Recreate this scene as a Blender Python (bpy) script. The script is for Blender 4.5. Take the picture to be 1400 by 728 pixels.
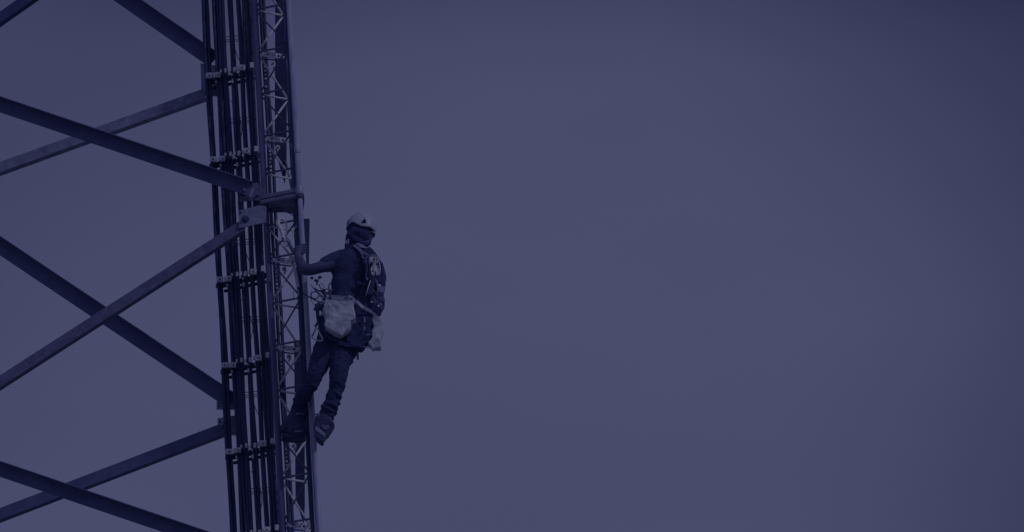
import bpy, bmesh, math, random
from mathutils import Vector, Matrix, noise
R = math.radians
rnd = random.Random(7)
for o in list(bpy.data.objects):
    bpy.data.objects.remove(o)
scene = bpy.context.scene
COL = scene.collection

# ------------------------------------------------------------------ camera
PITCH = 20.0
CAM = Vector((0, -30, 1.7))
PPM = 180.0                                   # photo pixels per metre at the leg
FPX = PPM * 30 / math.cos(R(PITCH))
cam_d = bpy.data.cameras.new('camera')
cam = bpy.data.objects.new('camera', cam_d)
COL.objects.link(cam)
cam.location = CAM
cam.rotation_euler = (R(90 + PITCH), 0, 0)
cam_d.sensor_width = 36
cam_d.lens = FPX / 1400 * 36
cam_d.clip_start = 0.5
cam_d.clip_end = 20000
scene.camera = cam
FWD = Vector((0, math.cos(R(PITCH)), math.sin(R(PITCH))))
UP = Vector((0, -math.sin(R(PITCH)), math.cos(R(PITCH))))

def at(px, py, Y=0.0):
    """point at depth Y (world metres) seen at photo pixel px, py"""
    d = FWD * FPX + Vector((1, 0, 0)) * (px - 700) + UP * (364 - py)
    return CAM + d * ((Y - CAM.y) / d.y)

# ------------------------------------------------------------------ light
scene.view_settings.view_transform = 'Standard'
scene.view_settings.look = 'None'
scene.view_settings.exposure = -3.0
scene.view_settings.gamma = 1.0
SUN_EL, SUN_AZ = 34, 52                        # azimuth measured from -Y (camera side) towards +X
sd = bpy.data.lights.new('sun', 'SUN')
sun = bpy.data.objects.new('sun', sd)
COL.objects.link(sun)
sd.energy = 2.8
sd.angle = R(3)
sd.color = (0.72, 0.72, 1.0)
sv = Vector((math.sin(R(SUN_AZ)) * math.cos(R(SUN_EL)), -math.cos(R(SUN_AZ)) * math.cos(R(SUN_EL)), math.sin(R(SUN_EL))))
sun.rotation_euler = (-sv).to_track_quat('-Z', 'Y').to_euler()
sun.location = (30, -10, 40)

w = bpy.data.worlds.new('World')
scene.world = w
w.use_nodes = True
nt = w.node_tree
N, L = nt.nodes, nt.links
N.clear()
out = N.new('ShaderNodeOutputWorld')
bg = N.new('ShaderNodeBackground')
sky = N.new('ShaderNodeTexSky')
sky.sky_type = 'NISHITA'
sky.sun_disc = False
sky.sun_elevation = R(SUN_EL)
sky.sun_rotation = math.atan2(sv.x, sv.y)
sky_bg = N.new('ShaderNodeBackground')
L.new(sky.outputs[0], sky_bg.inputs[0])
sky_bg.inputs[1].default_value = 0.05
tc = N.new('ShaderNodeTexCoord')

def wmath(op, a, b=None, clamp=False):
    m = N.new('ShaderNodeMath'); m.operation = op; m.use_clamp = clamp
    for i, v in enumerate((a, b)):
        if v is None: continue
        if isinstance(v, (int, float)): m.inputs[i].default_value = v
        else: L.new(v, m.inputs[i])
    return m.outputs[0]

def vignette_patch(px, py, r0, r1):
    """1 within r0 pixels of a direction, 0 beyond r1: a piece of the vignette painted into the sky"""
    v = (at(px, py) - CAM).normalized()
    d = N.new('ShaderNodeVectorMath'); d.operation = 'DISTANCE'
    L.new(tc.outputs['Generated'], d.inputs[0]); d.inputs[1].default_value = v
    mr = N.new('ShaderNodeMapRange'); mr.interpolation_type = 'SMOOTHSTEP'
    L.new(d.outputs['Value'], mr.inputs['Value'])
    mr.inputs['From Min'].default_value = ((at(px, py + r0) - CAM).normalized() - v).length
    mr.inputs['From Max'].default_value = ((at(px, py + r1) - CAM).normalized() - v).length
    mr.inputs['To Min'].default_value = 1
    mr.inputs['To Max'].default_value = 0
    return mr.outputs[0]

mp = N.new('ShaderNodeMapping')
L.new(tc.outputs['Generated'], mp.inputs[0])
mp.inputs['Scale'].default_value = (5, 5, 14)
mp.inputs['Rotation'].default_value = (0, R(-12), 0)
n1 = N.new('ShaderNodeTexNoise')
L.new(mp.outputs[0], n1.inputs[0])
n1.inputs['Scale'].default_value = 1.6
n1.inputs['Detail'].default_value = 7
n1.inputs['Roughness'].default_value = 0.52
streak = wmath('MULTIPLY', wmath('SUBTRACT', n1.outputs[0], 0.5), 0.20)
dark = wmath('MULTIPLY', vignette_patch(750, -2500, 2425, 2640), 0.36)  # vignette put into the sky colour: top edge, then corners and sides
for pa, am in (((1560, -120, 0, 720), .74), ((100, -60, 0, 640), .36), ((1850, 760, 150, 850), .65), ((-400, 400, 0, 600), .45)):
    dark = wmath('ADD', dark, wmath('MULTIPLY', vignette_patch(*pa), am))
bright = wmath('SUBTRACT', wmath('ADD', 0.965, streak), dark)
cl = N.new('ShaderNodeMixRGB')
cl.inputs[1].default_value = (0.106, 0.126, 0.474, 1)      # heavy cloud and painted vignette tone
cl.inputs[2].default_value = (0.572, 0.621, 1.262, 1)      # thin cloud
L.new(bright, cl.inputs[0]); cl.use_clamp = False
L.new(cl.outputs[0], bg.inputs[0])
bg.inputs[1].default_value = 1.0
mx = N.new('ShaderNodeMixShader')
mx.inputs[0].default_value = 0.94
L.new(sky_bg.outputs[0], mx.inputs[1]); L.new(bg.outputs[0], mx.inputs[2])
L.new(mx.outputs[0], out.inputs[0])

# ------------------------------------------------------------------ materials
def mat(name, c1, c2=None, scale=30, rough=0.7, spec=0.3, metal=0.0, bump=0.0, stretch=(1, 1, 1), bscale=None, lo=0.35, hi=0.65):
    m = bpy.data.materials.new(name); m.use_nodes = True
    n, l = m.node_tree.nodes, m.node_tree.links
    b = n['Principled BSDF']
    b.inputs['Roughness'].default_value = rough
    b.inputs['Specular IOR Level'].default_value = spec
    b.inputs['Metallic'].default_value = metal
    t = n.new('ShaderNodeTexCoord'); mpg = n.new('ShaderNodeMapping')
    l.new(t.outputs['Object'], mpg.inputs[0]); mpg.inputs['Scale'].default_value = stretch
    if c2:
        nz = n.new('ShaderNodeTexNoise'); nz.inputs['Scale'].default_value = scale
        nz.inputs['Detail'].default_value = 6; nz.inputs['Roughness'].default_value = 0.6
        l.new(mpg.outputs[0], nz.inputs[0])
        r = n.new('ShaderNodeValToRGB')
        r.color_ramp.elements[0].position = lo; r.color_ramp.elements[1].position = hi
        r.color_ramp.elements[0].color = (*c1, 1); r.color_ramp.elements[1].color = (*c2, 1)
        l.new(nz.outputs[0], r.inputs[0]); l.new(r.outputs[0], b.inputs['Base Color'])
    else:
        b.inputs['Base Color'].default_value = (*c1, 1)
    if bump:
        nb = n.new('ShaderNodeTexNoise'); nb.inputs['Scale'].default_value = bscale or scale * 2
        nb.inputs['Detail'].default_value = 5
        l.new(mpg.outputs[0], nb.inputs[0])
        bp = n.new('ShaderNodeBump'); bp.inputs['Strength'].default_value = bump; bp.inputs['Distance'].default_value = 0.01
        l.new(nb.outputs[0], bp.inputs['Height']); l.new(bp.outputs[0], b.inputs['Normal'])
    return m

M = dict(
    jacket=mat('cable_jacket', (.054, .065, .172), (.072, .084, .205), 25, .55, .35, stretch=(1, 1, .2)),
    railm=mat('grey_rail_paint', (.10, .11, .24), (.15, .16, .31), 12, .6, .35, stretch=(1, 1, .3)),
    deep=mat('dark_enamel', (.048, .058, .155), (.070, .080, .190), 9, .75, .2),
    brace=mat('brace_paint', (.135, .150, .320), (.185, .200, .385), 9, .7, .25, bump=.15, bscale=60),
    paint=mat('dark_painted_steel', (.075, .080, .225), (.115, .125, .300), 9, .7, .25, bump=.15, bscale=60),
    galv=mat('weathered_galvanised_steel', (.22, .23, .39), (.36, .38, .56), 14, .62, .4, bump=.2, bscale=70),
    galvd=mat('dull_galvanised_steel', (.13, .14, .28), (.22, .23, .40), 16, .65, .35, bump=.2, bscale=60),
    alu=mat('pale_aluminium', (.72, .74, .80), (.92, .93, .95), 40, .5, .4),
    tube=mat('grey_pipe', (.33, .35, .52), (.50, .52, .68), 20, .45, .5, stretch=(1, 1, .25)),
    shell=mat('helmet_shell', (.52, .54, .68), (.58, .60, .74), 6, .42, .4),
    black=mat('black_webbing', (.055, .066, .175), (.075, .086, .205), 60, .85, .15, bump=.3, bscale=200),
    shirt=mat('black_cotton', (.068, .080, .190), (.080, .092, .206), 20, .95, .1, bump=.3, bscale=90),
    denim=mat('dark_work_trousers', (.050, .060, .160), (.078, .089, .200), 22, .9, .15, bump=.5, bscale=45),
    skin=mat('skin', (.088, .095, .22), (.135, .14, .285), 15, .6, .3, bump=.1),
    hair_face_shade=mat('dark_hair', (.05, .052, .17), (.07, .073, .21), 80, .8, .2, bump=.5, bscale=150),
    leather=mat('boot_leather', (.050, .058, .165), (.085, .095, .22), 14, .55, .35, bump=.3, bscale=60),
    sole=mat('boot_sole', (.13, .14, .28), (.20, .21, .36), 30, .8, .2, bump=.3),
    galvl=mat('light_cotton', (.34, .36, .52), (.42, .44, .60), 30, .9, .1),
    canvas=mat('pale_canvas', (.44, .46, .58), (.74, .76, .84), 11, .9, .1, bump=.5, bscale=30, lo=.36, hi=.58),
    strap=mat('grey_strap', (.26, .27, .44), (.36, .38, .55), 40, .8, .2),
    hole=mat('dark_recess', (.03, .032, .12), None, rough=.9, spec=.1),
    ground=mat('dry_pale_ground', (.17, .19, .23), (.26, .28, .33), .4, .95, .1),
)

# ------------------------------------------------------------------ mesh helpers
class MB:
    def __init__(s): s.v = []; s.f = []; s.smooth = []
    def add(s, vs, fs, sm=True):
        b = len(s.v); s.v += [Vector(v) for v in vs]
        s.f += [tuple(b + i for i in f) for f in fs]; s.smooth += [sm] * len(fs)
        return s
    def tube(s, pts, r, n=10, caps=True, sm=True, closed=False):
        pts = [Vector(p) for p in pts]
        k = len(pts); rs = r if isinstance(r, (list, tuple)) else [r] * k
        vs = []; ref = None
        for i, p in enumerate(pts):
            if closed: t = (pts[(i + 1) % k] - pts[i - 1]).normalized()
            else: t = (pts[min(i + 1, k - 1)] - pts[max(i - 1, 0)]).normalized()
            if ref is None: ref = Vector((0, -1, 0)) if abs(t.y) < .9 else Vector((1, 0, 0))
            u = (ref - t * ref.dot(t)).normalized(); ref = u; v = t.cross(u)
            for j in range(n):
                a = 2 * math.pi * j / n
                vs.append(p + (u * math.cos(a) + v * math.sin(a)) * rs[i])
        fs = []
        for i in range(k if closed else k - 1):
            i2 = (i + 1) % k
            for j in range(n):
                fs.append((i * n + j, i * n + (j + 1) % n, i2 * n + (j + 1) % n, i2 * n + j))
        s.add(vs, fs, sm)
        if caps and not closed:
            b = len(s.v) - len(vs)
            s.f += [tuple(b + j for j in reversed(range(n))), tuple(b + (k - 1) * n + j for j in range(n))]
            s.smooth += [False, False]
        return s
    def box(s, c, hx, hy, hz):
        """c centre; hx, hy, hz half-extent vectors"""
        c = Vector(c); vs = [c + hx * a + hy * b + hz * d for a in (-1, 1) for b in (-1, 1) for d in (-1, 1)]
        return s.add(vs, [(0, 1, 3, 2), (4, 6, 7, 5), (0, 4, 5, 1), (2, 3, 7, 6), (0, 2, 6, 4), (1, 5, 7, 3)], False)
    def prism(s, pts, d):
        """polygon pts extruded by vector d"""
        n = len(pts); pts = [Vector(p) for p in pts]
        vs = pts + [p + d for p in pts]
        fs = [tuple(range(n)), tuple(reversed(range(n, 2 * n)))] + [(i, i + n, (i + 1) % n + n, (i + 1) % n) for i in range(n)]
        return s.add(vs, fs, False)
    def sweep(s, p, q, prof, nrm):
        """section prof [(along up, along normal)] swept from p to q"""
        p, q = Vector(p), Vector(q); t = (q - p).normalized()
        nn = (nrm - t * nrm.dot(t)).normalized(); u = nn.cross(t)
        if u.z < 0: u = -u
        n = len(prof)
        vs = [b + u * a + nn * c for b in (p, q) for a, c in prof]
        fs = [(i, (i + 1) % n, (i + 1) % n + n, i + n) for i in range(n)] + [tuple(reversed(range(n))), tuple(range(n, 2 * n))]
        return s.add(vs, fs, False)
    def ball(s, c, r, n=12, m=8, ax=None):
        """ellipsoid, r = (rx, ry, rz) metres, ax optional rotation"""
        c = Vector(c); r = (r, r, r) if isinstance(r, (int, float)) else r
        vs = []
        for i in range(m + 1):
            th = math.pi * i / m
            for j in range(n):
                a = 2 * math.pi * j / n
                v = Vector((r[0] * math.sin(th) * math.cos(a), r[1] * math.sin(th) * math.sin(a), r[2] * math.cos(th)))
                if ax is not None: v = ax @ v
                vs.append(c + v)
        fs = [(i * n + j, (i + 1) * n + j, (i + 1) * n + (j + 1) % n, i * n + (j + 1) % n) for i in range(m) for j in range(n)]
        return s.add(vs, fs)
    def mesh(s, name):
        me = bpy.data.meshes.new(name)
        me.from_pydata([tuple(v) for v in s.v], [], s.f)
        me.polygons.foreach_set('use_smooth', s.smooth)
        bm = bmesh.new(); bm.from_mesh(me)
        bmesh.ops.remove_doubles(bm, verts=bm.verts, dist=1e-5)
        bmesh.ops.recalc_face_normals(bm, faces=bm.faces); bm.to_mesh(me); bm.free()
        return me
    def build(s, name, m, parent=None, bevel=0.0):
        me = s.mesh(name); me.materials.append(m)
        return link(name, me, parent, bevel)

def link(name, me, parent=None, bevel=0.0):
    o = bpy.data.objects.new(name, me); COL.objects.link(o)
    if parent is not None:
        o.parent = parent
        pm = parent
        loc = Vector((0, 0, 0))
        while pm is not None: loc += pm.location; pm = pm.parent
        o.location = -loc                      # meshes are written in world coordinates
    else:
        c = sum((v.co for v in me.vertices), Vector()) / max(1, len(me.vertices))
        me.transform(Matrix.Translation(-c)); o.location = c
        o['_c'] = tuple(c)
    if bevel:
        b = o.modifiers.new('bevel', 'BEVEL'); b.width = bevel; b.segments = 2; b.limit_method = 'ANGLE'
    return o

def recenter(o):
    """part meshes: put the origin at the middle of the piece"""
    me = o.data
    c = sum((v.co for v in me.vertices), Vector()) / max(1, len(me.vertices))
    me.transform(Matrix.Translation(-c)); o.location = o.location + c

def tag(o, label, cat, group=None, kind=None):
    if '_c' in o: del o['_c']
    o['label'] = label; o['category'] = cat
    if group: o['group'] = group
    if kind: o['kind'] = kind
    return o

def thing(name, loc, label, cat, group=None):
    o = bpy.data.objects.new(name, None); COL.objects.link(o); o.location = loc
    o.empty_display_size = .1
    return tag(o, label, cat, group)

def fuse(mb, voxel, smooth=4, disp=None):
    """unite overlapping shapes into one continuous skin"""
    me = mb.mesh('tmp'); o = bpy.data.objects.new('tmp', me); COL.objects.link(o)
    r = o.modifiers.new('r', 'REMESH'); r.mode = 'VOXEL'; r.voxel_size = voxel; r.use_smooth_shade = True
    if smooth:
        sm = o.modifiers.new('s', 'SMOOTH'); sm.factor = .5; sm.iterations = smooth
    dg = bpy.context.evaluated_depsgraph_get()
    new = bpy.data.meshes.new_from_object(o.evaluated_get(dg))
    bpy.data.objects.remove(o)
    if disp:
        ns = [v.normal.copy() for v in new.vertices]
        for v, n in zip(new.vertices, ns): v.co += n * disp(v.co)
    for p in new.polygons: p.use_smooth = True
    return new

def skin(name, mb, m, parent=None, voxel=.008, smooth=4, disp=None):
    me = fuse(mb, voxel, smooth, disp); me.name = name; me.materials.clear(); me.materials.append(m)
    return link(name, me, parent)

S = 1 / PPM                                    # metres per photo pixel
def limb(mb, pts, step=.35, flat=1.0):
    """pts (px, py, Y, radius px): closely spaced balls along a smooth path"""
    P = [(at(a, b, c), r * S) for a, b, c, r in pts]
    for i in range(len(P) - 1):
        p0, p1, p2, p3 = P[max(i - 1, 0)], P[i], P[i + 1], P[min(i + 2, len(P) - 1)]
        d = (p2[0] - p1[0]).length
        k = max(2, int(d / (step * max(.004, min(p1[1], p2[1])))))
        for j in range(k + 1):
            t = j / k
            def cr(a, b, c, e): return .5 * ((2 * b) + (c - a) * t + (2 * a - 5 * b + 4 * c - e) * t * t + (3 * b - a - 3 * c + e) * t ** 3)
            mb.ball(cr(p0[0], p1[0], p2[0], p3[0]), (cr(p0[1], p1[1], p2[1], p3[1]),) * 3 if flat == 1 else tuple(cr(p0[1], p1[1], p2[1], p3[1]) * q for q in (1, flat, 1)), 12, 8)
    return mb

def path(pts):
    return [at(*p) for p in pts]

def spline(P, k=6):
    outp = []
    for i in range(len(P) - 1):
        a, b, c, d = P[max(i - 1, 0)], P[i], P[i + 1], P[min(i + 2, len(P) - 1)]
        for j in range(k):
            t = j / k
            outp.append(.5 * ((2 * b) + (c - a) * t + (2 * a - 5 * b + 4 * c - d) * t * t + (3 * b - a - 3 * c + d) * t ** 3))
    outp.append(P[-1]); return outp

def slab(pts, Y, thick):
    """outline of (px, py) at depth Y with real thickness away from the camera"""
    return MB().prism([at(a, b, Y) for a, b in pts], Vector((0, thick, 0)))

# ------------------------------------------------------------------ ground
g = bpy.data.meshes.new('ground')
g.from_pydata([(-6000, -6000, 0), (6000, -6000, 0), (6000, 6000, 0), (-6000, 6000, 0)], [], [(0, 1, 2, 3)])
g.materials.append(M['ground'])
go = bpy.data.objects.new('ground', g); COL.objects.link(go)
go['kind'] = 'structure'; go['label'] = 'pale dry ground far below the tower'

# ------------------------------------------------------------------ tower
SL = .0545
class Line:
    """a straight upright member given by its photo x at the top edge"""
    def __init__(s, x0, Y, sl=SL):
        s.a = at(x0, 0, Y); s.b = at(x0 + sl * 728, 728, Y); s.x0 = x0; s.Y = Y; s.sl = sl
    def z(s, z):
        t = (z - s.a.z) / (s.b.z - s.a.z); return s.a + (s.b - s.a) * t
    def y(s, py): return at(s.x0 + s.sl * py, py, s.Y)

TOPZ = at(400, -260, 0).z
Lr, Rr, Br = Line(347.5, 0.0), Line(391.5, -.13, .050), Line(386.5, .11)
tower = thing('lattice_tower', (Lr.z(0).x - .1, .3, 0), 'dark steel lattice tower leg with long diagonal braces running off to the left', 'tower')
for ln, r in ((Lr, .0245), (Rr, .016), (Br, .011)):
    o = MB().tube([ln.z(0), ln.z(TOPZ)], r, 16).build('rail', M['deep'] if ln is not Lr else M['railm'], tower)
    recenter(o)
nodes = [-160, -102, -44, 14, 72, 129, 187, 238, 309, 354, 415, 473, 534, 595, 654, 716, 776, 834]
Z = [Lr.y(y).z for y in nodes]
FLZ = Lr.y(276).z
def bar(a, b, r, m, name):
    o = MB().tube([a, b], r, 8).build(name, m, tower); recenter(o); return o
for i, z in enumerate(Z):
    a, b, c = Lr.z(z), Rr.z(z), Br.z(z)
    bar(a, b, .0085, M['galvd'], 'rung')
    bar(a, c, .0085, M['alu'], 'rung')  # paler than the shaded faces' bars: lit look put into the colour
    bar(b, c, .0070, M['galvd'], 'rung')
    if i + 1 < len(Z) and not (z > FLZ > Z[i + 1]):
        z2 = Z[i + 1]
        odd = i % 2
        A = (Lr.z(z), Rr.z(z2)) if odd else (Rr.z(z), Lr.z(z2))
        B = (Br.z(z), Lr.z(z2)) if odd else (Lr.z(z), Br.z(z2))
        Cc = (Rr.z(z), Br.z(z2)) if odd else (Br.z(z), Rr.z(z2))
        bar(*A, .0068, M['galvd'], 'diagonal')
        bar(*B, .0085, M['alu'], 'diagonal')  # lit look put into the colour, as on this face's rungs
        bar(*Cc, .0060, M['galvd'], 'diagonal')

def flange(zc):
    a, b, c = Lr.z(zc), Rr.z(zc), Br.z(zc)
    cen = (a + b + c) / 3
    ring = []
    for p, w0 in ((a, .045), (b, .05), (c, .07)):
        d = (p - cen); d.z = 0; d.normalize()
        sx = Vector((-d.y, d.x, 0))
        for k in (-1, -.4, .4, 1):
            ring.append(p + d * w0 * (1 - .3 * abs(k)) + sx * .05 * k)
    ring.sort(key=lambda p: math.atan2(p.y - cen.y, p.x - cen.x))
    for dz, t in ((.004, .030), (-.034, .030)):
        o = MB().prism([p + Vector((0, 0, dz)) for p in ring], Vector((0, 0, t))).build('flange_plate', M['galv'], tower, .003)
        recenter(o)
    for p in (a, b, c):
        for k in range(3):
            an = k * 2.1 + .6
            q = p + Vector((math.cos(an) * .042, math.sin(an) * .042, 0)) * .85
            q = q + (cen - q) * .25
            q.z = zc
            o = MB().tube([q + Vector((0, 0, -.062)), q + Vector((0, 0, .062))], .006, 8).tube([q + Vector((0, 0, -.052)), q + Vector((0, 0, -.035))], .013, 6, sm=False).tube([q + Vector((0, 0, .035)), q + Vector((0, 0, .050))], .013, 6, sm=False).build('bolt', M['galv'], tower)
            recenter(o)
flange(FLZ)
flange(Lr.y(276 + 480).z)
# stiffening plate under the upper flange
recenter(slab([(363, 281), (389, 277), (388, 290), (364, 291)], .03, .012).build('stiffener_plate', M['galvd'], tower, .002))

def brace(p, q, w, kind, m):
    """p, q = (px, py, Y); w = visible width in pixels; rolled angle with its lip towards or away from the lens"""
    a, b = at(*p), at(*q); h = w * S / 2; t = .008
    if kind == 'lip':      # top lip towards the camera: its underside shades the upright leg
        lip = .075
        prof = [(h, -lip), (h, 0), (-h, 0), (-h, -t), (h * .1, -t), (h * .45, -t * 1.3), (h * .72, -t * 2.2), (h - t, -t * 4), (h - t, -lip)]
    else:                  # bottom lip pointing away
        prof = [(h, 0), (h, t), (-h + t, t), (-h + t, .07), (-h, .07), (-h, -.006), (-h * .72, -.006), (-h * .72, 0)]
    mb = MB().sweep(a, b, prof, Vector((0, 1, 0)))
    o = mb.build('brace', m, tower, .0015); recenter(o); return o
XL = -700
def ext(x0, y0, s, x1, Y0, Y1, w, kind, m):
    """brace through (x0, y0) with slope s from x = XL to x1; Y0 depth at the far end, Y1 at the leg"""
    return brace((XL, y0 + s * (XL - x0), Y0), (x1, y0 + s * (x1 - x0), Y1), w, kind, m)
ext(0, 24, -.70, 290, .32, -.06, 15, 'plain', M['paint'])
ext(171, 0, .695, 292, 1.0, .50, 21, 'lip', M['brace'])
ext(0, 229, -.361, 279, 1.05, .53, 15.5, 'plain', M['galv'])
ext(0, 145, .337, 343, .30, -.07, 18.5, 'lip', M['brace'])
ext(60, 483, -.644, 330, .36, -.055, 15, 'plain', M['galvd'])
ext(60, 378, .670, 318, 1.0, .50, 20.5, 'lip', M['brace'])
ext(0, 703, -.382, 303, 1.05, .53, 16.5, 'plain', M['brace'])
ext(0, 643, .339, 352, .30, -.07, 18, 'lip', M['brace'])
# gusset plates with their bolts
def gusset(poly, Y, m, bolts, name='gusset_plate', th=.012):
    o = slab(poly, Y, th).build(name, m, tower, .0015)
    for (x, y, r) in bolts:
        c = at(x, y, Y - .001); d = Vector((0, -1, 0))
        b = MB().tube([c + d * .004, c - d * .012], r * S * 1.25, 14).tube([c + d * .018, c + d * .003], r * S, 6, sm=False).tube([c + d * .030, c + d * .017], r * S * .55, 10).build('bolt', M['paint'], o)
        recenter(b)
    return o
gusset([(326, 288), (354, 281), (364, 282), (364, 305), (355, 306), (326.5, 312.5)], -.072, M['galv'], [(335.5, 300, 4.2), (328.6, 291.3, 1.2)])
gusset([(326, 268), (338, 252), (352, 250), (362, 262), (362, 275), (346, 274), (328, 276)], -.045, M['galvd'], [(352, 268, 1.6)])
gusset([(274, 87), (312, 92), (312, 132), (275.5, 131)], .54, M['tube'], [(281, 104, 1.2), (284, 118, 1.5)])
gusset([(296, 549), (330, 546), (330, 560), (296, 560)], .54, M['tube'], [(299, 556, 1.2)])
gusset([(297, 572), (335, 566), (335, 596), (299, 594)], .545, M['tube'], [(300.5, 577, 1.2), (307, 584, 3.2)])
# bolt and end plate on the end of the shallow front brace
recenter(slab([(339.5, 268.5), (345.3, 256.5), (347.5, 257.5), (342.5, 270)], -.150, .075).build('end_plate', M['galv'], tower, .001))
c = at(334.5, 261, -.08); recenter(MB().tube([c, c + Vector((0, -.03, 0))], .010, 6, sm=False).build('bolt', M['galv'], tower))
# flat channels standing behind the lattice
recenter(slab([(377, -230), (393, -230), (391.5, 224), (389, 250), (382, 226), (375.5, 200)], .42, .05).build('channel', M['deep'], tower, .003))
recenter(slab([(402, 468), (416, 468), (416.5, 690), (415, 716), (404, 680)], .42, .05).build('channel', M['deep'], tower, .003))
recenter(slab([(389, 219), (398, 262), (401, 262), (391.5, 219)], .40, .03).build('channel', M['galvd'], tower, .001))

# ------------------------------------------------------------------ cables
# (x at top edge, diameter px, depth, label)
CB = [
    (277.3, 4.9, .42, 'thin black cable at the far left edge of the whole bundle'),
    (281.8, 4.9, .43, 'black cable tucked against the leftmost one, beside the first pale gap'),
    (291.6, 5.2, .38, 'black cable just right of the first pale gap, left side of the wide group'),
    (296.2, 5.0, .37, 'black cable second from the left in the wide four-cable group'),
    (300.7, 5.0, .36, 'black cable third from the left in the wide four-cable group'),
    (304.6, 4.6, .35, 'black cable on the right side of the wide four-cable group'),
    (312.2, 4.9, .32, 'black cable left one of the middle pair, between two narrow gaps'),
    (316.2, 4.6, .31, 'black cable right one of the middle pair, between two narrow gaps'),
    (325.2, 6.8, .28, 'thick single black cable standing alone right of the middle pair'),
    (332.6, 5.0, .24, 'black cable left one of the three next to the grey leg rail'),
    (336.9, 5.0, .22, 'black cable in the middle of the three next to the grey leg rail'),
    (340.6, 3.8, .20, 'thin black cable closest to the left side of the grey leg rail'),
    (279.6, 4.6, .48, 'black cable half hidden behind the leftmost pair of cables'),
    (294.0, 4.8, .43, 'black cable in the back row behind the left of the wide group'),
    (298.6, 4.8, .42, 'black cable in the back row behind the middle of the wide group'),
    (302.8, 4.8, .41, 'black cable in the back row behind the right of the wide group'),
    (314.2, 4.2, .37, 'black cable half hidden behind the middle pair of cables'),
    (334.6, 4.6, .29, 'black cable half hidden behind the three cables next to the grey rail'),
    (355.6, 4.8, .27, 'black cable seen through the lattice just right of the grey leg rail'),
    (360.6, 4.8, .28, 'black cable seen through the lattice, second from the grey leg rail'),
]
CL = []
for k, (x0, d, Y, lab) in enumerate(CB):
    ln = Line(x0, Y); CL.append(ln)
    pts = [ln.z(0), ln.z(4)]; y = 1100; ph = rnd.random() * 6
    while y > -260:
        p = ln.y(y) + Vector((math.sin(y * .027 + ph) * .0035 + math.sin(y * .011 + ph * 2) * .003, math.cos(y * .02 + ph) * .004, 0))
        pts.append(p); y -= 26
    o = MB().tube(pts, d * S / 2, 12).build('feeder_cable', M['jacket'])
    tag(o, lab, 'cable', 'black feeder cables running up beside the leg')

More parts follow.
